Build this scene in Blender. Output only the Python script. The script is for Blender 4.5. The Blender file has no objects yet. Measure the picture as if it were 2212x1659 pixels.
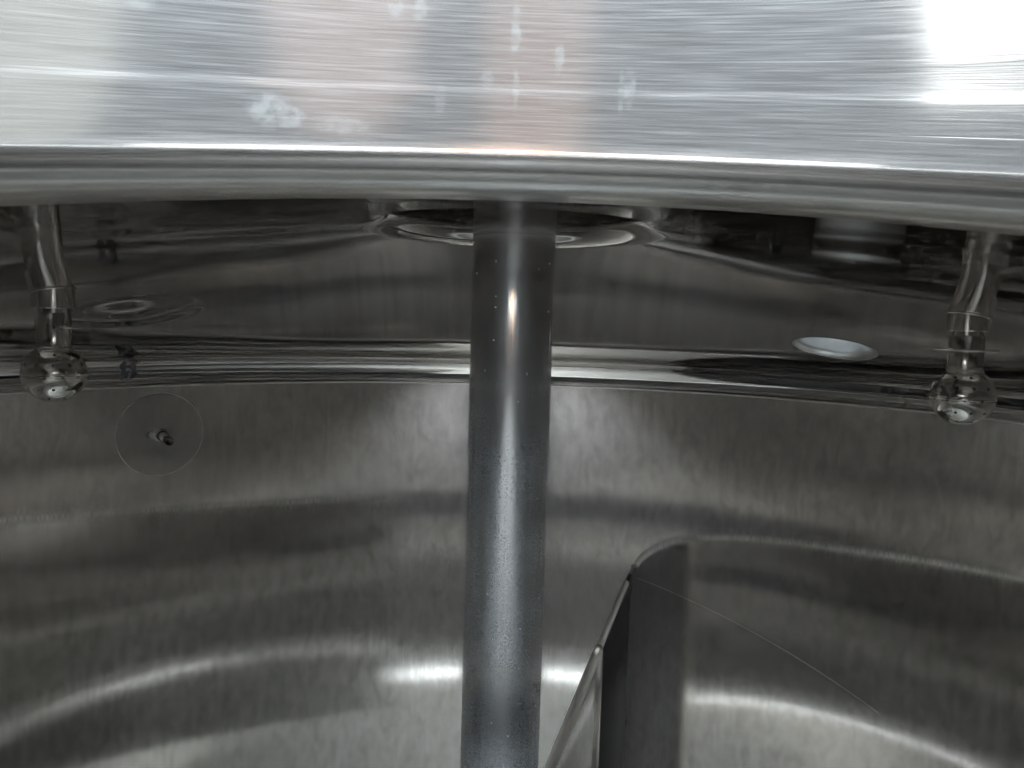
import bpy, bmesh, math, random
from mathutils import Vector, Matrix, geometry
random.seed(7)
sc = bpy.context.scene
R = math.radians

# ------------------------------------------------------------------ camera
# world: tank axis = z axis, eye level = z 0, camera stands in the manhole
cam_data = bpy.data.cameras.new("camera")
cam = bpy.data.objects.new("camera", cam_data)
sc.collection.objects.link(cam)
PITCH, ROLL = R(4.6), R(1.64)
ax = Vector((1, 0, 0)); up0 = Vector((0, math.sin(PITCH), math.cos(PITCH)))
fw = Vector((0, math.cos(PITCH), -math.sin(PITCH)))
rt = math.cos(ROLL) * ax + math.sin(ROLL) * up0
up = -math.sin(ROLL) * ax + math.cos(ROLL) * up0
m = Matrix((rt, up, -fw)).transposed().to_4x4()
m.translation = Vector((0.002, -0.8, 0))
cam.matrix_world = m
cam_data.sensor_width = 36.0
cam_data.lens = 36.0 * 1600 / 2212
cam_data.clip_start = 0.01
cam_data.clip_end = 100
sc.camera = cam

# ------------------------------------------------------------------ light
world = bpy.data.worlds.new("World"); sc.world = world; world.use_nodes = True
bg = world.node_tree.nodes["Background"]
bg.inputs[0].default_value = (0.60, 0.69, 0.78, 1)
bg.inputs[1].default_value = 0.10


def area(name, loc, target, sx, sy, color, radiance, shape='RECTANGLE'):
    d = bpy.data.lights.new(name, 'AREA')
    d.shape = shape; d.size = sx; d.size_y = sy
    d.color = color
    d.energy = radiance * sx * sy * math.pi          # radiance of the panel
    o = bpy.data.objects.new(name, d); sc.collection.objects.link(o)
    o.location = loc
    o.rotation_euler = (Vector(target) - Vector(loc)).to_track_quat('-Z', 'Y').to_euler()
    return o


def pol(az, el, dist):
    # direction behind the camera: az > 0 swings to the left-hand side behind
    return (-dist * math.cos(R(el)) * math.sin(R(az)), -0.745 - dist * math.cos(R(el)) * math.cos(R(az)),
            0.1 + dist * math.sin(R(el)))


MH = (0, -0.745, 0.1)
area("skylight", (0.1, -0.9, 3.0), (0.1, -0.9001, 0.0), 5.0, 5.0, (0.78, 0.90, 1.0), 120.0)
area("window_light", pol(52, 27, 3.0), MH, 0.9, 1.1, (0.93, 0.98, 1.0), 0.75)
area("low_glint_panel", (-1.65, -4.6, 0.34), (-0.2, -0.745, 0.1), 2.4, 0.44, (0.92, 0.97, 1.0), 1.3)  # added unseen panel, gives balls and upper shaft their highlights
area("low_glint_panel", (1.65, -4.6, 0.34), (0.2, -0.745, 0.1), 2.4, 0.44, (0.92, 0.97, 1.0), 1.3)  # second added panel of the pair
area("warm_glint_panel", (0, -4.6, 0.36), (0, -0.745, 0.1), 0.8, 0.42, (1.0, 0.60, 0.36), 2.6)  # added unseen panel, puts a warm glint on the upper shaft
area("warm_reflection_helper", pol(3, 20, 2.0), MH, 0.40, 1.3, (1.0, 0.66, 0.50), 0.055, 'ELLIPSE')  # added lamp for the skin-toned reflection in the collar
area("pink_reflection_helper", pol(-19, 27, 2.0), MH, 0.62, 1.0, (1.0, 0.76, 0.67), 0.075, 'ELLIPSE')  # also added, makes the pink reflected patch in the collar
area("pale_light", pol(-52, 24, 3.0), MH, 1.2, 2.0, (0.97, 1.0, 0.90), 0.09, 'ELLIPSE')

vs = sc.view_settings
vs.view_transform = 'Standard'; vs.look = 'None'; vs.gamma = 1.0; vs.use_curve_mapping = False
vs.exposure = 1.7
cy = sc.cycles
cy.use_denoising = True
cy.use_adaptive_sampling = True; cy.adaptive_threshold = 0.03
cy.max_bounces = 14; cy.glossy_bounces = 14; cy.diffuse_bounces = 4
cy.sample_clamp_indirect = 1.6
cy.blur_glossy = 0.3
cy.caustics_reflective = True

# ------------------------------------------------------------------ helpers
COL = sc.collection


def mesh_obj(name, verts, faces, mat, parent=None, normals=None, uvs=None, smooth=True):
    me = bpy.data.meshes.new(name)
    me.from_pydata(verts, [], faces)
    me.update()
    if smooth:
        for p in me.polygons: p.use_smooth = True
    if uvs is not None:
        ul = me.uv_layers.new(name="UVMap")
        for l in me.loops: ul.data[l.index].uv = uvs[l.vertex_index]
    if normals is not None:
        me.normals_split_custom_set_from_vertices(normals)
    me.materials.append(mat)
    o = bpy.data.objects.new(name, me); COL.objects.link(o)
    if parent is not None: o.parent = parent
    return o


def thing(name, label, cat, loc=(0, 0, 0), group=None):
    o = bpy.data.objects.new(name, None); COL.objects.link(o)
    o.location = loc; o.empty_display_size = 0.05
    o['label'] = label; o['category'] = cat
    if group: o['group'] = group
    return o


def lathe(name, prof, mat, parent=None, n=128, loc=(0, 0, 0), sharp=False, flip=False):
    """revolve [(r,z)...] about z"""
    V, F, UV = [], [], []
    L = [0.0]
    for a, b in zip(prof, prof[1:]): L.append(L[-1] + math.hypot(b[0] - a[0], b[1] - a[1]))
    rm = max(p[0] for p in prof)
    for i in range(n + 1):
        t = 2 * math.pi * i / n
        for j, (r, z) in enumerate(prof):
            V.append((r * math.cos(t) + loc[0], r * math.sin(t) + loc[1], z + loc[2])); UV.append((t * rm, L[j]))
    k = len(prof)
    for i in range(n):
        for j in range(k - 1):
            f = (i * k + j, (i + 1) * k + j, (i + 1) * k + j + 1, i * k + j + 1)
            F.append(f[::-1] if flip else f)
    # analytic normals from the profile keep mirror reflections clean
    N = None
    if not sharp:
        nr = []
        for j in range(k):
            a = prof[max(0, j - 1)]; b = prof[min(k - 1, j + 1)]
            dr, dz = b[0] - a[0], b[1] - a[1]; q = math.hypot(dr, dz) or 1
            nr.append((dz / q, -dr / q))
        s = -1 if flip else 1
        N = []
        for i in range(n + 1):
            t = 2 * math.pi * i / n
            for j in range(k): N.append((s * nr[j][0] * math.cos(t), s * nr[j][0] * math.sin(t), s * nr[j][1]))
    o = mesh_obj(name, V, F, mat, parent, N, UV)
    if sharp: o.data.set_sharp_from_angle(angle=R(35))
    return o


def tube(name, pts, rad, mat, parent=None, n=10, closed=False, cap=True):
    pts = [Vector(p) for p in pts]; V, F = [], []
    K = len(pts)
    for i, p in enumerate(pts):
        a = pts[(i - 1) % K] if (closed or i > 0) else pts[0]
        b = pts[(i + 1) % K] if (closed or i < K - 1) else pts[-1]
        d = (b - a).normalized()
        h = Vector((0, 0, 1)) if abs(d.z) < 0.9 else Vector((1, 0, 0))
        e1 = d.cross(h).normalized(); e2 = d.cross(e1)
        r = rad[i] if isinstance(rad, (list, tuple)) else rad
        for k in range(n):
            t = 2 * math.pi * k / n
            V.append(tuple(p + r * (math.cos(t) * e1 + math.sin(t) * e2)))
    for i in range(K if closed else K - 1):
        for k in range(n):
            i2 = (i + 1) % K
            F.append((i * n + k, i2 * n + k, i2 * n + (k + 1) % n, i * n + (k + 1) % n))
    if cap and not closed:
        F.append(tuple(range(n))[::-1]); F.append(tuple(range((K - 1) * n, K * n)))
    return mesh_obj(name, V, F, mat, parent)


# ------------------------------------------------------------------ materials
def steel(name, col=(0.735, 0.704, 0.674), rough=0.1, rvar=0.04, rscale=(6, 6), aniso=0.0, rot=0.0,
          wave=0.0, wscale=(3, 3), wdetail=1.0, fine=0.0, fscale=(40, 400), stain=0.0, stscale=(5, 5), coord='UV',
          haze=0.0, hrough=0.45, hramp=None, scratch=0.0, speck=0.0, spscale=60, blobs=(), bshift=0.0, bcol=(0.028, 0.0275, 0.026), ring=None, mottle=0.0, rramp=None):
    mt = bpy.data.materials.new(name); mt.use_nodes = True
    nt = mt.node_tree; N = nt.nodes; Lk = nt.links
    b = N["Principled BSDF"]
    b.inputs['Metallic'].default_value = 1.0
    tc = N.new('ShaderNodeTexCoord')
    out = tc.outputs['UV' if coord == 'UV' else 'Object']

    def mapped(s):
        mp = N.new('ShaderNodeMapping'); Lk.new(out, mp.inputs['Vector'])
        mp.inputs['Scale'].default_value = (s[0], s[1], s[2] if len(s) > 2 else s[0])
        return mp.outputs[0]

    def noise(s, detail=3.0, r=0.55, dist=0.0):
        n = N.new('ShaderNodeTexNoise'); n.inputs['Scale'].default_value = 1.0
        n.inputs['Detail'].default_value = detail; n.inputs['Roughness'].default_value = r
        n.inputs['Distortion'].default_value = dist
        Lk.new(mapped(s), n.inputs['Vector']); return n.outputs['Fac']

    def rng(src, a, b_, lo, hi):
        r = N.new('ShaderNodeMapRange'); Lk.new(src, r.inputs[0])
        for i, v in enumerate((a, b_, lo, hi)): r.inputs[i + 1].default_value = v
        return r.outputs[0]

    # colour: steel with faint stains of dried residue
    c_socket = None
    if stain > 0:
        mx = N.new('ShaderNodeMix'); mx.data_type = 'RGBA'
        Lk.new(rng(noise(stscale, 5, 0.65, 0.4), 0.45, 0.72, 0, stain), mx.inputs['Factor'])
        mx.inputs[6].default_value = (*col, 1); mx.inputs[7].default_value = (col[0] * .72, col[1] * .69, col[2] * .64, 1)
        c_socket = mx.outputs[2]
        Lk.new(c_socket, b.inputs['Base Color'])
    else:
        b.inputs['Base Color'].default_value = (*col, 1)
    if mottle > 0 and c_socket is not None:
        mm = N.new('ShaderNodeMix'); mm.data_type = 'RGBA'; mm.blend_type = 'MULTIPLY'
        Lk.new(rng(noise((38, 20), 8, 0.7, 0.6), 0.42, 0.66, 0, mottle), mm.inputs['Factor'])
        Lk.new(c_socket, mm.inputs[6]); mm.inputs[7].default_value = (0.55, 0.54, 0.52, 1)
        c_socket = mm.outputs[2]; Lk.new(c_socket, b.inputs['Base Color'])
    rs = rng(noise(rscale, 4, 0.6), 0.3, 0.7, max(0.0, rough - rvar), rough + rvar)
    if speck > 0:
        v = N.new('ShaderNodeTexVoronoi'); v.inputs['Scale'].default_value = spscale
        Lk.new(out, v.inputs['Vector'])
        d = rng(v.outputs['Distance'], 0.06, 0.12, speck, 0.0)
        # only some cells carry a dried drop
        sep = N.new('ShaderNodeSeparateColor'); Lk.new(v.outputs['Color'], sep.inputs[0])
        sel = N.new('ShaderNodeMath'); sel.operation = 'GREATER_THAN'; sel.inputs[1].default_value = 0.8
        Lk.new(sep.outputs[0], sel.inputs[0])
        mu = N.new('ShaderNodeMath'); mu.operation = 'MULTIPLY'; Lk.new(d, mu.inputs[0]); Lk.new(sel.outputs[0], mu.inputs[1])
        ad = N.new('ShaderNodeMath'); ad.operation = 'ADD'; Lk.new(rs, ad.inputs[0]); Lk.new(mu.outputs[0], ad.inputs[1])
        rs = ad.outputs[0]
    if rramp is not None:
        # duller where the sheet was rolled over
        sr = N.new('ShaderNodeSeparateXYZ'); Lk.new(out, sr.inputs[0])
        ra = N.new('ShaderNodeMath'); ra.operation = 'ADD'; Lk.new(rs, ra.inputs[0])
        Lk.new(rng(sr.outputs[1], *rramp), ra.inputs[1]); rs = ra.outputs[0]
    Lk.new(rs, b.inputs['Roughness'])
    if aniso:
        b.inputs['Anisotropic'].default_value = aniso
        b.inputs['Anisotropic Rotation'].default_value = rot
        tg = N.new('ShaderNodeTangent'); tg.direction_type = 'RADIAL'; tg.axis = 'Z'
        Lk.new(tg.outputs[0], b.inputs['Tangent'])
    nrm = None

    def bump(src, dist):
        nonlocal nrm
        bp = N.new('ShaderNodeBump'); bp.inputs['Strength'].default_value = 1.0
        bp.inputs['Distance'].default_value = dist
        Lk.new(src, bp.inputs['Height'])
        if nrm is not None: Lk.new(nrm, bp.inputs['Normal'])
        nrm = bp.outputs[0]
    if wave > 0: bump(noise(wscale, wdetail, 0.4), wave)
    if fine > 0: bump(noise(fscale, 2, 0.6), fine)
    if scratch > 0:
        for a in (0.12, -0.05, 0.4):
            mp = N.new('ShaderNodeMapping'); Lk.new(out, mp.inputs[0])
            mp.inputs['Rotation'].default_value = (0, 0, a); mp.inputs['Scale'].default_value = (3, 260, 3)
            n = N.new('ShaderNodeTexNoise'); n.inputs['Scale'].default_value = 1; n.inputs['Detail'].default_value = 1
            Lk.new(mp.outputs[0], n.inputs[0])
            bump(rng(n.outputs['Fac'], 0.70, 0.74, 0, 1), scratch)
    if nrm is not None: Lk.new(nrm, b.inputs['Normal'])
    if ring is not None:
        # darker band round the near side of the wall: (z centre, half height, u centre, half width, strength)
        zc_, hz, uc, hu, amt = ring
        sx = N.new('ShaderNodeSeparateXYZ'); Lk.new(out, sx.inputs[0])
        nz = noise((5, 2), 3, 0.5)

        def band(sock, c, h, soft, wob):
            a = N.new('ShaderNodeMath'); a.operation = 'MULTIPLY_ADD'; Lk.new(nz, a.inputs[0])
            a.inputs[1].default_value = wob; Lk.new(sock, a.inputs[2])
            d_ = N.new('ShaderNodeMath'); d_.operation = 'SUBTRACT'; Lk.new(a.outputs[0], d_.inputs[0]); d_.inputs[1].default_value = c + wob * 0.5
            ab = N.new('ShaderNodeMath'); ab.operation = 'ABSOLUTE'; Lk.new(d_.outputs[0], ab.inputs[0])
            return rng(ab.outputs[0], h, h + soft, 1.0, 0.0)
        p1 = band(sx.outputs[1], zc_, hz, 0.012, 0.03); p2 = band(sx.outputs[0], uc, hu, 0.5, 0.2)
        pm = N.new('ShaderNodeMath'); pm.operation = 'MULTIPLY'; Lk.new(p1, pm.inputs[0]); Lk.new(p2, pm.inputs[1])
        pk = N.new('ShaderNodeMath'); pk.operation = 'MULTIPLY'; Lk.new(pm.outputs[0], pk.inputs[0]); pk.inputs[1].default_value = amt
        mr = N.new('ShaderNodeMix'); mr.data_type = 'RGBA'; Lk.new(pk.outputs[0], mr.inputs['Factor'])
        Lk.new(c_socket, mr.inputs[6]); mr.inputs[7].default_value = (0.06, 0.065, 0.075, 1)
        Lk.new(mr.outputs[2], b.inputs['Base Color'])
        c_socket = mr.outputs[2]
    if haze > 0:
        # satin second lobe of a ground finish
        g = N.new('ShaderNodeBsdfAnisotropic') if False else N.new('ShaderNodeBsdfPrincipled')
        g.inputs['Metallic'].default_value = 1.0; g.inputs['Base Color'].default_value = (*col, 1)
        if c_socket is not None: Lk.new(c_socket, g.inputs['Base Color'])
        g.inputs['Roughness'].default_value = hrough
        if nrm is not None: Lk.new(nrm, g.inputs['Normal'])
        if aniso:
            g.inputs['Anisotropic'].default_value = aniso; g.inputs['Anisotropic Rotation'].default_value = rot
            Lk.new(tg.outputs[0], g.inputs['Tangent'])
        ms = N.new('ShaderNodeMixShader'); ms.inputs[0].default_value = haze
        if hramp:
            # polished upper end, dull ground finish below
            sz = N.new('ShaderNodeSeparateXYZ'); Lk.new(out, sz.inputs[0])
            Lk.new(rng(sz.outputs[1], hramp[0], hramp[1], haze, hramp[2]), ms.inputs[0])
        Lk.new(b.outputs[0], ms.inputs[1]); Lk.new(g.outputs[0], ms.inputs[2])
        Lk.new(ms.outputs[0], N["Material Output"].inputs[0])
    if blobs:
        # dried residue: pale matt marks broken up by noise
        acc = None
        nv = N.new('ShaderNodeTexNoise'); nv.inputs['Scale'].default_value = 90; nv.inputs['Detail'].default_value = 4
        Lk.new(out, nv.inputs['Vector'])
        brk = N.new('ShaderNodeTexNoise'); brk.inputs['Scale'].default_value = 260; brk.inputs['Detail'].default_value = 3
        Lk.new(out, brk.inputs['Vector'])
        for (u, v, su, sv, amt) in blobs:
            v = v + bshift * (1 - math.cos((u - 0.3456) / 0.22))
            mp = N.new('ShaderNodeMapping'); Lk.new(out, mp.inputs[0])
            mp.inputs['Scale'].default_value = (1 / su, 1 / sv, 1); mp.inputs['Location'].default_value = (-u / su, -v / sv, 0)
            ln = N.new('ShaderNodeVectorMath'); ln.operation = 'LENGTH'; Lk.new(mp.outputs[0], ln.inputs[0])
            ad = N.new('ShaderNodeMath'); ad.operation = 'MULTIPLY_ADD'; Lk.new(nv.outputs['Fac'], ad.inputs[0]); ad.inputs[1].default_value = 1.6
            Lk.new(ln.outputs['Value'], ad.inputs[2])
            f = rng(ad.outputs[0], 1.35, 1.75, amt, 0.0)
            if acc is None: acc = f
            else:
                mxn = N.new('ShaderNodeMath'); mxn.operation = 'MAXIMUM'; Lk.new(acc, mxn.inputs[0]); Lk.new(f, mxn.inputs[1]); acc = mxn.outputs[0]
        mu = N.new('ShaderNodeMath'); mu.operation = 'MULTIPLY'; Lk.new(acc, mu.inputs[0]); Lk.new(rng(brk.outputs['Fac'], 0.38, 0.6, 0.25, 1.0), mu.inputs[1])
        df = N.new('ShaderNodeBsdfDiffuse'); df.inputs['Color'].default_value = (*bcol, 1)
        m2 = N.new('ShaderNodeMixShader'); Lk.new(mu.outputs[0], m2.inputs[0])
        src = N["Material Output"].inputs[0].links[0].from_socket
        Lk.new(src, m2.inputs[1]); Lk.new(df.outputs[0], m2.inputs[2]); Lk.new(m2.outputs[0], N["Material Output"].inputs[0])
    return mt


M_dome = steel("polished_head_steel", col=(0.38, 0.358, 0.34), rough=0.05, rvar=0.02, rscale=(5, 5), wave=0.0035, wscale=(2.2, 2.2), wdetail=1.0,
               stain=0.4, stscale=(4, 4), bcol=(0.035, 0.035, 0.036),
               blobs=[(0.175, 0.16, 0.045, 0.030, 0.35), (0.21, 0.11, 0.030, 0.030, 0.3), (-0.25, 0.26, 0.03, 0.02, 0.2)])
M_wall = steel("ground_wall_steel", rough=0.075, rvar=0.03, rscale=(260, 12), wave=0.0004, wscale=(1.3, 1.3), wdetail=1.0,
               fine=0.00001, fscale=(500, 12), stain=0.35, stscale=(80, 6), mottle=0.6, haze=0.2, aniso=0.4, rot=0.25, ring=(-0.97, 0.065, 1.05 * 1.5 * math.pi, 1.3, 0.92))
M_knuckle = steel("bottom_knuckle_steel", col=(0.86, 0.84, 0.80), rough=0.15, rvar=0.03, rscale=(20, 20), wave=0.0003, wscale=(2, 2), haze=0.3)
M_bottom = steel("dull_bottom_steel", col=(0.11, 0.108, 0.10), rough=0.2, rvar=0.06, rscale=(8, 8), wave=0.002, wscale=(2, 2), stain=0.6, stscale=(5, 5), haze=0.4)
M_collar = steel("brushed_collar_steel", rough=0.125, rvar=0.02, rscale=(30, 1200), wave=0.00015, wscale=(5, 7), wdetail=1.5,
                 fine=0.000008, fscale=(34, 1500), stain=0.25, stscale=(9, 60), scratch=0.000008, haze=0.0, bshift=0.059, rramp=(0.050, 0.067, 0.12, 0.0),
                 blobs=[(0.3459, 0.105, 0.0022, 0.013, 0.35), (0.3452, 0.085, 0.0014, 0.010, 0.25), (0.3300, 0.0965, 0.0020, 0.006, 0.30),
                        (0.3045, 0.085, 0.0030, 0.008, 0.23), (0.3075, 0.083, 0.0012, 0.011, 0.20), (0.4310, 0.0715, 0.0080, 0.0075, 0.40), (0.4240, 0.0690, 0.006, 0.004, 0.30),
                        (0.4060, 0.0685, 0.014, 0.004, 0.20), (0.2653, 0.0515, 0.0060, 0.0038, 0.35), (0.2600, 0.0530, 0.0030, 0.0020, 0.30),
                        (0.2760, 0.0525, 0.0022, 0.0020, 0.30), (0.2841, 0.0528, 0.0018, 0.0018, 0.35), (0.2540, 0.0520, 0.0020, 0.0030, 0.25),
                        (0.2480, 0.0540, 0.004, 0.0025, 0.20), (0.3560, 0.088, 0.003, 0.004, 0.20), (0.3720, 0.0800, 0.0024, 0.006, 0.17),
                        (0.4700, 0.1000, 0.0070, 0.0050, 0.35), (0.3890, 0.1120, 0.0035, 0.0080, 0.35), (0.3800, 0.1110, 0.003, 0.006, 0.30)])
M_shaft = steel("polished_shaft_steel", col=(0.62, 0.61, 0.60), rough=0.10, rvar=0.05, rscale=(300, 3), aniso=0.75, rot=0.25, wave=0.00016,
                wscale=(110, 1.2), haze=0.14, hrough=0.5, speck=0.4, spscale=110)


def fog_film(mt, v0, v1, amt):
    """thin film of dried condensation: matt, grainy, fading out towards the polished top"""
    nt = mt.node_tree; N = nt.nodes; Lk = nt.links
    uv = N.new('ShaderNodeTexCoord').outputs['UV']
    sp_ = N.new('ShaderNodeSeparateXYZ'); Lk.new(uv, sp_.inputs[0])

    def mr(src, a, b, lo, hi):
        r = N.new('ShaderNodeMapRange'); Lk.new(src, r.inputs[0])
        for k, v in enumerate((a, b, lo, hi)): r.inputs[k + 1].default_value = v
        return r.outputs[0]

    def nz(sx, sy, det):
        mp = N.new('ShaderNodeMapping'); Lk.new(uv, mp.inputs[0]); mp.inputs['Scale'].default_value = (sx, sy, 1)
        n = N.new('ShaderNodeTexNoise'); n.inputs['Scale'].default_value = 1; n.inputs['Detail'].default_value = det
        Lk.new(mp.outputs[0], n.inputs[0]); return n.outputs['Fac']

    def mul(a, b):
        m_ = N.new('ShaderNodeMath'); m_.operation = 'MULTIPLY'; Lk.new(a, m_.inputs[0]); Lk.new(b, m_.inputs[1]); return m_.outputs[0]
    # wavering upper limit of the film
    off = N.new('ShaderNodeMath'); off.operation = 'MULTIPLY_ADD'; Lk.new(nz(40, 12, 3), off.inputs[0]); off.inputs[1].default_value = 0.10
    Lk.new(sp_.outputs[1], off.inputs[2])
    f = mul(mr(off.outputs[0], v0 + 0.05, v1 + 0.05, amt, 0.0), mr(nz(520, 420, 4), 0.33, 0.67, 0.35, 1.25))
    f = mul(f, mr(nz(160, 4, 4), 0.3, 0.7, 0.6, 1.15))
    f = mul(f, mr(nz(25, 14, 5), 0.3, 0.7, 0.65, 1.15))
    df = N.new('ShaderNodeBsdfDiffuse'); df.inputs['Color'].default_value = (0.30, 0.34, 0.38, 1)
    ms = N.new('ShaderNodeMixShader'); Lk.new(f, ms.inputs[0])
    o_ = N["Material Output"].inputs[0]; Lk.new(o_.links[0].from_socket, ms.inputs[1]); Lk.new(df.outputs[0], ms.inputs[2])
    Lk.new(ms.outputs[0], o_)


fog_film(M_shaft, 1.22, 1.40, 0.30)
M_fit = steel("polished_fitting_steel", col=(0.70, 0.665, 0.62), rough=0.14, rvar=0.05, rscale=(40, 40), wave=0.0004, wscale=(30, 30), coord='Object',
              stain=0.5, stscale=(60, 60))
M_satin = steel("satin_port_steel", col=(0.72, 0.72, 0.71), rough=0.36, rvar=0.08, rscale=(20, 20), coord='Object')
M_bright = steel("bright_edge_steel", col=(0.8, 0.79, 0.76), rough=0.4, rvar=0.08, rscale=(60, 60), coord='Object')
M_plate = steel("cold_rolled_plate_steel", col=(0.45, 0.44, 0.43), rough=0.05, rvar=0.02, rscale=(8, 8), wave=0.001, wscale=(2, 2), coord='Object')
M_weld = steel("weld_bead_steel", rough=0.36, rvar=0.05, rscale=(80, 80), coord='Object')


def flat_mat(name, col, rough=0.6, metallic=0.0):
    mt = bpy.data.materials.new(name); mt.use_nodes = True
    b = mt.node_tree.nodes["Principled BSDF"]
    n = mt.node_tree.nodes.new('ShaderNodeTexNoise'); n.inputs['Scale'].default_value = 90
    mx = mt.node_tree.nodes.new('ShaderNodeMix'); mx.data_type = 'RGBA'
    mt.node_tree.links.new(n.outputs['Fac'], mx.inputs['Factor'])
    mx.inputs[6].default_value = (*[c * 0.8 for c in col], 1); mx.inputs[7].default_value = (*[c * 1.2 for c in col], 1)
    mt.node_tree.links.new(mx.outputs[2], b.inputs['Base Color'])
    b.inputs['Roughness'].default_value = rough; b.inputs['Metallic'].default_value = metallic
    return mt


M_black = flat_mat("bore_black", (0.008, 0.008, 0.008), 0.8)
M_panel = flat_mat("panel_dark_reflection", (0.008, 0.008, 0.008), 0.55)  # steel panel; near-black colour stands in for its dark reflection
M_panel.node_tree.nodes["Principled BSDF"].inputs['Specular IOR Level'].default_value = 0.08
M_rubber = flat_mat("black_rubber", (0.02, 0.02, 0.02), 0.5)

# ------------------------------------------------------------------ the tank
RW, RK, Z0, KD = 1.05, 0.07, 0.0890, 0.170
CB, CL = 0.030, 0.20          # the head rises a little more steeply towards the pulled shaft nozzle


def dz_r(r): return Z0 - KD * r * r + CB * math.exp(-r / CL)
def sl_r(r): return 2 * KD * r + CB / CL * math.exp(-r / CL)
def dome_z(x, y): return dz_r(math.hypot(x, y))


# knuckle start: where the slope of the dish meets the knuckle arc
r1 = 1.0
for _ in range(50):
    a0 = math.atan(sl_r(r1)); r1 = RW - RK * (1 - math.sin(a0))
a0 = math.atan(sl_r(r1))
z1 = dz_r(r1)
SK = RK * (math.pi / 2 - a0)
Z_SEAM = z1 - RK * math.cos(a0)


def head_point(u, v):
    s = math.hypot(u, v)
    c, sn = (u / s, v / s) if s > 1e-9 else (1, 0)
    if s <= r1:
        r, z, a = s, dz_r(s), math.atan(sl_r(s))
    else:
        a = a0 + (s - r1) / RK
        r = r1 + RK * (math.sin(a) - math.sin(a0)); z = z1 - RK * (math.cos(a0) - math.cos(a))
    # inward (down, towards the axis) normal
    return (r * c, r * sn, z), (-math.sin(a) * c, -math.sin(a) * sn, -math.cos(a))


tank = thing("steel_tank", "polished stainless steel tank seen from inside through its open manhole", "tank", (0, 0, -2.15))
tank_inv = Matrix.Translation((0, 0, 2.15))


def to_tank(o):
    o.parent = tank; o.matrix_parent_inverse = tank_inv
    return o


# openings: (cx, cy, inner radius, fillet radial, fillet vertical, top z)
MANHOLE = (0.0, -0.745, 0.22, 0.03, 0.019)
HUB = (0.0, 0.0, 0.136, 0.030, 0.021)
PORT_R = (0.598, 0.575, 0.060, 0.014, 0.012)
PORT_L = (-0.605, 0.375, 0.085, 0.030, 0.022)
HOLES = [MANHOLE, HUB, PORT_R, PORT_L]


def build_head():
    pts, cons = [], []
    S_MAX = r1 + SK
    # outer ring
    n_out = 256
    for i in range(n_out):
        t = 2 * math.pi * i / n_out; pts.append((S_MAX * math.cos(t), S_MAX * math.sin(t)))
        cons.append((i, (i + 1) % n_out))
    hole_loops = []
    for (hx, hy, ri, fh, fv) in HOLES:
        n = 160 if ri > 0.1 else 96
        k0 = len(pts)
        for i in range(n):
            t = 2 * math.pi * i / n
            pts.append((hx + (ri + fh) * math.cos(t), hy + (ri + fh) * math.sin(t)))
            cons.append((k0 + i, k0 + (i + 1) % n))
    rings = [0.19 + 0.027 * i for i in range(30)]
    rings = [s for s in rings if s < r1 - 0.01] + [r1 + SK * i / 14 for i in range(14)]
    for j, s in enumerate(rings):
        n = 256 if s > r1 - 0.02 else max(48, int(2 * math.pi * s / 0.03))
        for i in range(n):
            t = 2 * math.pi * (i + 0.5 * (j % 2)) / n
            x, y = s * math.cos(t), s * math.sin(t)
            if all(math.hypot(x - h[0], y - h[1]) > h[2] + h[3] + 0.008 for h in HOLES): pts.append((x, y))
    vv, ee, ff, *_ = geometry.delaunay_2d_cdt([Vector(p) for p in pts], cons, [], 0, 1e-7)
    V, N, UV = [], [], []
    for p in vv:
        a, b = head_point(p[0], p[1]); V.append(a); N.append(b); UV.append((p[0], p[1]))
    F = []
    for f in ff:
        cx = sum(vv[i][0] for i in f) / len(f); cyy = sum(vv[i][1] for i in f) / len(f)
        if any(math.hypot(cx - h[0], cyy - h[1]) < h[2] + h[3] - 1e-4 and
               all(math.hypot(vv[i][0] - h[0], vv[i][1] - h[1]) < h[2] + h[3] + 1e-5 for i in f) for h in HOLES): continue
        F.append(tuple(f)[::-1])
    return mesh_obj("dished_head", V, F, M_dome, None, N, UV)


head = to_tank(build_head())


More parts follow.
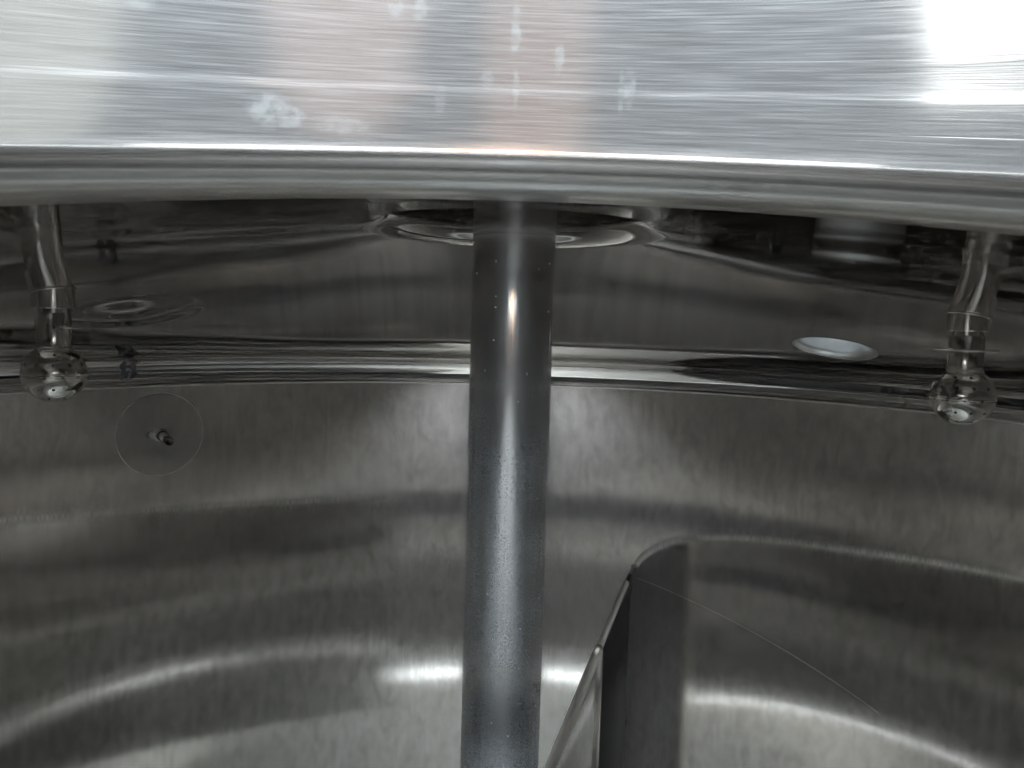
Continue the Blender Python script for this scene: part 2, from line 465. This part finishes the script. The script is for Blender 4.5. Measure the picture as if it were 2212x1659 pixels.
def neck(name, hole, top_z, mat, extra=None, n=160, steps=14, rel=False):
    """pulled lip: the head turns up through a fillet into a vertical neck"""
    hx, hy, ri, fh, fv = hole
    prof_n = steps
    V, F, N, UV = [], [], [], []
    ext = extra or [(0.0, top_z)]
    k = prof_n + 1 + len(ext)
    for i in range(n + 1):
        t = 2 * math.pi * i / n
        c, s = math.cos(t), math.sin(t)
        col = []
        for j in range(prof_n + 1):
            a = (math.pi / 2) * j / prof_n
            rho = ri + fh * (1 - math.sin(a))
            x, y = hx + rho * c, hy + rho * s
            col.append((rho, dome_z(x, y) + fv * (1 - math.cos(a))))
        zt = col[prof_n][1]
        for dr, z in ext: col.append((ri + dr, zt + z if rel else max(z, zt + 0.0005 * (1 + len(col) - prof_n))))
        ln = 0
        for j, (rho, z) in enumerate(col):
            x, y = hx + rho * c, hy + rho * s
            V.append((x, y, z))
            if j: ln += math.hypot(rho - col[j - 1][0], z - col[j - 1][1])
            UV.append((t * ri, z - (zt - 0.0636) if rel else z - rho + ri) if j > prof_n else (t * ri, 0.0636 - fv * (1 - math.sin(math.pi / 2 * j / prof_n)) - (rho - ri)) if rel else (t * ri, z - rho + ri))
    def vec(i, j): return Vector(V[(i % n) * k + j])
    for i in range(n + 1):
        for j in range(k):
            du = vec(i + 1, j) - vec(i - 1, j)
            if j == 0:
                x, y = V[(i % n) * k][:2]
                q = math.hypot(x, y); w = sl_r(q) / q
                N.append(tuple(Vector((-w * x, -w * y, -1)).normalized())); continue
            dv = vec(i, min(j + 1, k - 1)) - vec(i, j - 1)
            nn = dv.cross(du).normalized()
            x, y, _ = V[i * k + j]
            # must face the opening (towards the hole axis) or down
            if nn.dot(Vector((hx - x, hy - y, -0.3))) < 0: nn = -nn
            N.append(tuple(nn))
    for i in range(n):
        for j in range(k - 1):
            F.append((i * k + j, (i + 1) * k + j, (i + 1) * k + j + 1, i * k + j + 1)[::-1])
    return mesh_obj(name, V, F, mat, None, N, UV)


# manhole collar: pulled lip, lower band, weld ridge, upper band with top rim
ridge = [(0.0, 0.004), (0.0, 0.016), (0.0, 0.0185), (0.00001, 0.0195), (0.00006, 0.0205), (0.00013, 0.0215), (0.00016, 0.0225),
         (0.00016, 0.028), (0.0, 0.040), (-0.0004, 0.060), (-0.0004, 0.074), (0.0030, 0.080), (0.006, 0.083), (0.012, 0.085), (0.040, 0.086), (0.046, 0.082)]
collar = to_tank(neck("manhole_collar", MANHOLE, 0.14, M_collar, ridge, n=224, steps=18, rel=True))
collar['label'] = "bright brushed manhole collar with rolled lower lip and dried drip marks"
hub_neck = to_tank(neck("shaft_nozzle", HUB, 0.135, M_dome, [(0.0, 0.120), (0.0, 0.135)]))
port_r = to_tank(neck("sight_port", PORT_R, 0.06, M_satin, [(0.0, 0.0), (0.0, 0.05), (0.0, 0.06)], n=96))
port_r['label'] = "round sight port in the head with daylit bright inside wall"
gm = bpy.data.materials.new("frosted_sight_glass"); gm.use_nodes = True
gb = gm.node_tree.nodes["Principled BSDF"]; gb.inputs['Base Color'].default_value = (0.30, 0.31, 0.31, 1)
gb.inputs['Transmission Weight'].default_value = 1.0; gb.inputs['Roughness'].default_value = 0.35
sg = lathe("sight_glass", [(0.0002, 0.052), (0.058, 0.052), (0.0605, 0.053), (0.0605, 0.060), (0.058, 0.061), (0.0002, 0.061)], gm, port_r, 64,
           loc=(PORT_R[0], PORT_R[1], 0), sharp=True)
sg.matrix_parent_inverse = Matrix.Identity(4)


def pressed_cap(hole, h, n=96, rings=20):
    """blank port: the head is pressed inwards into a shallow smooth cap"""
    hx, hy, ri, fh, _ = hole
    RR = ri + fh
    def pos(x, y):
        q = min(1.0, math.hypot(x - hx, y - hy) / RR)
        return Vector((x, y, dome_z(x, y) - h * (0.5 + 0.5 * math.cos(math.pi * q)) ** 0.75))
    V, F, N, UV = [], [], [], []
    for j in range(rings + 1):
        rho = RR * (1 - j / rings) + 1e-5
        for i in range(n):
            t = 2 * math.pi * i / n
            x, y = hx + rho * math.cos(t), hy + rho * math.sin(t)
            e = 1e-4
            p = pos(x, y)
            nn = (pos(x + e, y) - pos(x - e, y)).cross(pos(x, y + e) - pos(x, y - e)).normalized() * -1
            if j == 0:
                q = math.hypot(x, y); w = sl_r(q) / q; nn = Vector((-w * x, -w * y, -1)).normalized()
            V.append(tuple(p)); N.append(tuple(nn)); UV.append((x, y))
    for j in range(rings):
        for i in range(n):
            F.append((j * n + i, j * n + (i + 1) % n, (j + 1) * n + (i + 1) % n, (j + 1) * n + i)[::-1])
    return mesh_obj("blank_port", V, F, M_dome, None, N, UV)


port_l = to_tank(pressed_cap(PORT_L, 0.014))
port_l['label'] = "smooth blank cap bulging from the head beside the left spray ball"

# cover plate of the shaft nozzle with a lip and a seal ring
to_tank(lathe("nozzle_cover", [(0.050, 0.150), (0.050, 0.132), (0.053, 0.130), (0.070, 0.1298), (0.072, 0.1315), (0.073, 0.1335),
                               (0.126, 0.1337), (0.1375, 0.1335)], M_plate, None, 96, sharp=True))
to_tank(lathe("seal_ring", [(0.0447, 0.150), (0.0447, 0.1265), (0.0490, 0.1262), (0.0495, 0.150)], M_rubber, None, 64, sharp=True))

# cylindrical wall
NW, Z_BOT = 256, -1.74


def cyl_wall():
    V, F, N, UV = [], [], [], []
    zs = [Z_SEAM - 0.0005 + (Z_BOT - Z_SEAM) * j / 12 for j in range(13)]
    for i in range(NW + 1):
        t = 2 * math.pi * i / NW
        for z in zs:
            V.append((RW * math.cos(t), RW * math.sin(t), z)); N.append((-math.cos(t), -math.sin(t), 0)); UV.append((t * RW, z))
    k = len(zs)
    for i in range(NW):
        for j in range(k - 1):
            F.append((i * k + j, (i + 1) * k + j, (i + 1) * k + j + 1, i * k + j + 1))
    return mesh_obj("cylindrical_wall", V, F, M_wall, None, N, UV)


to_tank(cyl_wall())
bot = [(RW, Z_BOT)]
for i in range(1, 11):
    a = R(70) * i / 10; bot.append((RW - 0.16 * (1 - math.cos(a)), Z_BOT - 0.16 * math.sin(a)))
re, ze = bot[-1]
sl = math.tan(R(20))
for i in range(1, 16):
    q = re * (1 - i / 15) + 0.0005; bot.append((q, ze - sl * (re * re - q * q) / (2 * re)))
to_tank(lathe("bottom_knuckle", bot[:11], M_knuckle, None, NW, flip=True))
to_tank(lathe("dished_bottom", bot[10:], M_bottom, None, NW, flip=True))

# circumferential weld between head and wall
def ring_pts(r, z, n=256): return [(r * math.cos(2 * math.pi * i / n), r * math.sin(2 * math.pi * i / n), z) for i in range(n)]
to_tank(tube("weld_seam", ring_pts(RW + 0.0006, Z_SEAM - 0.001), 0.0022, M_weld, None, 8, closed=True))

# two dark marks on the knuckle
M_mark = flat_mat("dark_mark_steel", (0.05, 0.05, 0.055), 0.45, 0.6)
for ang in (math.atan2(0.6865, -0.7812), math.atan2(0.7010, -0.7682)):
    V, F, N = [], [], []
    for j in range(8):
        s = r1 + SK * (0.30 + 0.52 * j / 7)
        for i in range(5):
            w = 0.0052 * (1 + 0.35 * math.sin(j * 2.1 + ang * 40))
            t = ang + (i / 4 - 0.5) * 2 * w / RW + 0.003 * math.sin(j * 0.9)
            p, nn = head_point(s * math.cos(t), s * math.sin(t))
            V.append(tuple(Vector(p) + Vector(nn) * 0.0004)); N.append(nn)
    for j in range(7):
        for i in range(4): F.append((j * 5 + i, j * 5 + i + 1, j * 5 + i + 6, j * 5 + i + 5))
    to_tank(mesh_obj("dark_mark", V, F, M_mark, None, N))

# ------------------------------------------------------------------ baffle: radial plate reaching out from the far wall
BA = math.atan2(1.0035, 0.309)
er = Vector((math.cos(BA), math.sin(BA), 0)); et = Vector((math.sin(BA), -math.cos(BA), 0))   # et points to the right
baffle = bpy.data.objects.new("baffle", None); COL.objects.link(baffle); to_tank(baffle)
baffle['label'] = "flat radial baffle plate standing out from the far wall"


def slab(name, ra, rb, za, zb, zbot, th, mat, parent, off=0.0, bev=0.0015):
    """upright plate from radius ra to rb; top edge runs from za to zb"""
    bm = bmesh.new()
    vs_ = []
    for s in (-0.5, 0.5):
        for (r, z) in ((ra, zbot), (rb, zbot), (rb, zb), (ra, za)):
            vs_.append(bm.verts.new(er * r + et * (s * th + off) + Vector((0, 0, z))))
    a, b = vs_[:4], vs_[4:]
    bm.faces.new(a[::-1]); bm.faces.new(b)
    for i in range(4):
        j = (i + 1) % 4; bm.faces.new((a[i], a[j], b[j], b[i]))
    bmesh.ops.recalc_face_normals(bm, faces=bm.faces)
    bmesh.ops.bevel(bm, geom=bm.edges, offset=bev, segments=2, affect='EDGES', profile=0.5)
    me = bpy.data.meshes.new(name); bm.to_mesh(me); bm.free()
    for p in me.polygons: p.use_smooth = True
    me.set_sharp_from_angle(angle=R(40))
    me.materials.append(mat)
    o = bpy.data.objects.new(name, me); COL.objects.link(o); o.parent = parent
    o.matrix_parent_inverse = Matrix.Identity(4)
    return o


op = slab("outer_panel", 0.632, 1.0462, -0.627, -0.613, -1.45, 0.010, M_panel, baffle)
op['label'] = "steel baffle panel next to the wall, its dark reflection put into the colour"
def rail(name, ra, za, rb, zb, off, rad):
    o = tube(name, [tuple(er * (ra + (rb - ra) * i / 12) + et * off + Vector((0, 0, za + (zb - za) * i / 12))) for i in range(13)], rad, M_bright, baffle, 12)
    return o
rail("edge_bead", 0.634, -0.6255, 0.985, -0.6135, 0.001, 0.0072)
rail("edge_bead", 0.21, -0.6505, 0.616, -0.6262, 0.001, 0.0092)
slab("inner_panel", 0.20, 0.618, -0.652, -0.627, -1.45, 0.014, M_plate, baffle)
slab("joint_strip", 0.616, 0.634, -0.628, -0.628, -1.45, 0.019, M_fit, baffle, bev=0.003)

# ------------------------------------------------------------------ agitator shaft
shaft = thing("agitator_shaft", "thick vertical steel shaft hanging down the middle from the head", "shaft", (0, 0, -1.5))
sp = []
for z, r in [(0.26, 0.0442), (0.095, 0.0442), (0.094, 0.0440), (0.092, 0.0440), (0.091, 0.0442)]: sp.append((r, z + 1.5))
for i in range(1, 40): sp.append((0.0442, 0.091 + 1.5 - i * 1.45 / 39))
sp = sp[::-1]
lathe("shaft_tube", sp, M_shaft, shaft, 128)
lathe("shaft_foot", [(0.0001, 0.02), (0.03, 0.022), (0.042, 0.04), (0.0465, 0.06), (0.0465, 0.13), (0.0442, 0.14)], M_fit, shaft, 96)

# ------------------------------------------------------------------ spray balls
def spray_ball(x, y, zc, name_label, rot):
    zt = dome_z(x, y)
    root = thing("spray_ball", name_label, "spray ball", (x, y, zt), "spray balls hanging from the head")
    b = zc - zt                                # ball centre below the head
    RB, RN, RC = 0.0378, 0.0204, 0.0246
    # perforated sphere with neck socket
    prof = []
    a_top = math.asin((RN + 0.0002) / RB)
    for i in range(33):
        a = math.pi - (math.pi - a_top) * i / 32
        prof.append((max(1e-5, RB * math.sin(a)), b + RB * math.cos(a)))
    zn = prof[-1][1]
    ball = lathe("perforated_ball", prof, M_fit, root, 64)
    # drilled spray holes
    V, F = [], []
    for ring, (lat, cnt) in enumerate([(42, 10), (19, 12), (-5, 12), (-30, 12), (-55, 8), (-78, 4)]):
        for i in range(cnt):
            lon = rot + 2 * math.pi * (i + 0.5 * (ring % 2)) / cnt
            n = Vector((math.cos(R(lat)) * math.cos(lon), math.cos(R(lat)) * math.sin(lon), math.sin(R(lat))))
            e1 = n.cross(Vector((0, 0, 1))).normalized(); e2 = n.cross(e1)
            k0 = len(V)
            for k in range(10):
                t = 2 * math.pi * k / 10
                V.append(tuple(n * (RB + 0.00006) + 0.0019 * (math.cos(t) * e1 + math.sin(t) * e2) + Vector((0, 0, b))))
            F.append(tuple(range(k0, k0 + 10))[::-1])
    h = mesh_obj("spray_hole", V, F, M_black, ball, smooth=False); h['kind'] = "stuff"
    tube("equator_weld", [(RB * math.cos(2 * math.pi * i / 64), RB * math.sin(2 * math.pi * i / 64), b - 0.003) for i in range(64)],
         0.00035, M_weld, ball, 6, closed=True)
    # neck sleeve with a step and groove
    lathe("neck_sleeve", [(RN + 0.0012, zn - 0.001), (RN + 0.0012, zn + 0.002), (RN, zn + 0.0032), (RN, zn + 0.046), (RN - 0.0004, zn + 0.0468),
                          (RN - 0.0016, zn + 0.047), (RN - 0.0016, 0.012)][:6], M_fit, root, 64, sharp=True)
    col_b = zn + 0.0525
    lathe("inner_pipe", [(RN - 0.0022, zn + 0.040), (RN - 0.0022, col_b + 0.006)], M_fit, root, 64)
    lathe("socket_collar", [(RN - 0.001, col_b + 0.002), (RN - 0.0008, col_b), (RC - 0.0006, col_b), (RC, col_b + 0.0008), (RC, 0.006)], M_fit, root, 64, sharp=True)
    return root, zn, RN, RC


left, zn, RN, RC = spray_ball(-0.5932, 0.16, -0.0805, "perforated spray ball hanging at the left with a ring pin on its right", 0.25)
right, zr, _, _ = spray_ball(0.5880, 0.16, -0.0765, "perforated spray ball hanging at the right with a clip across its neck", 0.05)

# weld fillets where the sockets meet the head
def socket_weld(root):
    x, y, z = root.location
    pts = []
    for i in range(48):
        t = 2 * math.pi * i / 48; px, py = (RC + 0.0008) * math.cos(t), (RC + 0.0008) * math.sin(t)
        pts.append((px, py, dome_z(x + px, y + py) - z - 0.0006))
    tube("weld_fillet", pts, 0.0015, M_fit, root, 8, closed=True)


socket_weld(left); socket_weld(right)

# left: split ring through a hole in the sleeve, lying flat
zp = zn + 0.0285
# direction from the ball to the camera (where the pins face)
def pin_frame(root):
    d = Vector((0.0 - root.location.x, -0.8 - root.location.y, 0)).normalized()
    return d, Vector((d.y, -d.x, 0)) * -1      # towards viewer, to the viewer's right


d, rr = pin_frame(left)
c0 = d * (RN * 0.93) + rr * (RN * 0.10 + 0.0135)
ringp = [tuple(c0 + rr * (0.0135 * math.cos(2 * math.pi * i / 40)) + d * (0.0135 * math.sin(2 * math.pi * i / 40)) +
               Vector((0, 0, zp + 0.0006 * math.cos(2 * math.pi * i / 40)))) for i in range(40)]
tube("ring_pin", ringp, 0.0014, M_fit, left, 8, closed=True)
ph = d * (RN + 0.0001) + rr * 0.0005
tube("pin_hole", [tuple(ph + Vector((0, 0, zp))), tuple(ph + d * 0.0003 + Vector((0, 0, zp)))], 0.0018, M_black, left, 12)

# right: bent wire clip, loop on the left and straight leg across the front
d, rr = pin_frame(right)
zp = zr + 0.0285
pts = []
for i in range(26):
    t = R(-60) + R(330) * i / 25
    pts.append(d * (RN * 0.75 + 0.006 * math.sin(t)) - rr * (RN + 0.002) + rr * (0.0125 * -math.cos(t) * -1) * 1.0 + Vector((0, 0, zp + 0.0008 * math.sin(t))))
lead = [d * (RN + 0.0014) - rr * (RN * 0.45), d * (RN + 0.0022) - rr * 0.002, d * (RN + 0.0020) + rr * (RN * 0.5), d * (RN * 0.95) + rr * (RN * 0.95),
        d * (RN * 0.8) + rr * (RN * 1.35)]
path = pts + [p + Vector((0, 0, zp - 0.0004)) for p in lead]
clip = tube("wire_clip", [tuple(p) for p in path], 0.0014, M_fit, right, 8)
e0 = lead[-1] - rr * 0.001 + Vector((0, 0, zp - 0.0004))
tube("clip_end", [tuple(e0), tuple(e0 + rr * 0.009 - d * 0.001)], 0.0022, M_fit, right, 10)

# long shallow scratch on the right-hand wall
def wall_line(name, a_, z_a, b_, z_b, rad, mat, sag=0.0, n=24):
    pts = []
    for i in range(n + 1):
        q = i / n; th = a_ + (b_ - a_) * q; z = z_a + (z_b - z_a) * q + sag * 4 * q * (1 - q)
        pts.append(((RW - 0.0001) * math.cos(th), (RW - 0.0001) * math.sin(th), z))
    return to_tank(tube(name, pts, rad, mat, None, 6))


for (a_, za, b_, zb, rad) in [(1.255, -0.619, 0.7204, -0.789, 0.00012)]:
    wall_line("scratch", a_, za, b_, zb, rad, M_weld, 0.006)

# ------------------------------------------------------------------ wall probe with its welded disc ring
pa = math.atan2(0.748, -0.737)
pin = Vector((-math.cos(pa), -math.sin(pa), 0)); pt = Vector((-math.sin(pa), math.cos(pa), 0)); zc = -0.252
pts = []
for i in range(72):
    t = 2 * math.pi * i / 72
    th = pa + 0.088 * math.cos(t) / RW
    pts.append(((RW - 0.0001) * math.cos(th), (RW - 0.0001) * math.sin(th), zc + 0.088 * math.sin(t)))
o = to_tank(tube("patch_weld", pts, 0.00045, M_weld, None, 6, closed=True))
o['label'] = "faint round weld of a patch around the wall probe"

probe = thing("wall_probe", "small dark-tipped probe sticking out of the wall inside a round patch", "probe", tuple(Vector((math.cos(pa) * RW, math.sin(pa) * RW, zc))))
ax_ = (pin + Vector((0, 0, -0.18))).normalized()
def seg(nm, a, b, r, mat, n=20, off=Vector((0, 0, 0)), r2=None):
    return tube(nm, [tuple(ax_ * a + off), tuple(ax_ * (a + 0.0015) + off), tuple(ax_ * (b - 0.0015) + off), tuple(ax_ * b + off)],
                [r * 0.85, r, r2 or r, (r2 or r) * 0.85], mat, probe, n)
seg("base_nut", -0.003, 0.010, 0.0150, M_bright, 6)
seg("washer", 0.010, 0.013, 0.0115, M_rubber)
seg("stem", 0.012, 0.040, 0.0085, M_bright)
seg("tip_cap", 0.039, 0.054, 0.0092, M_rubber)
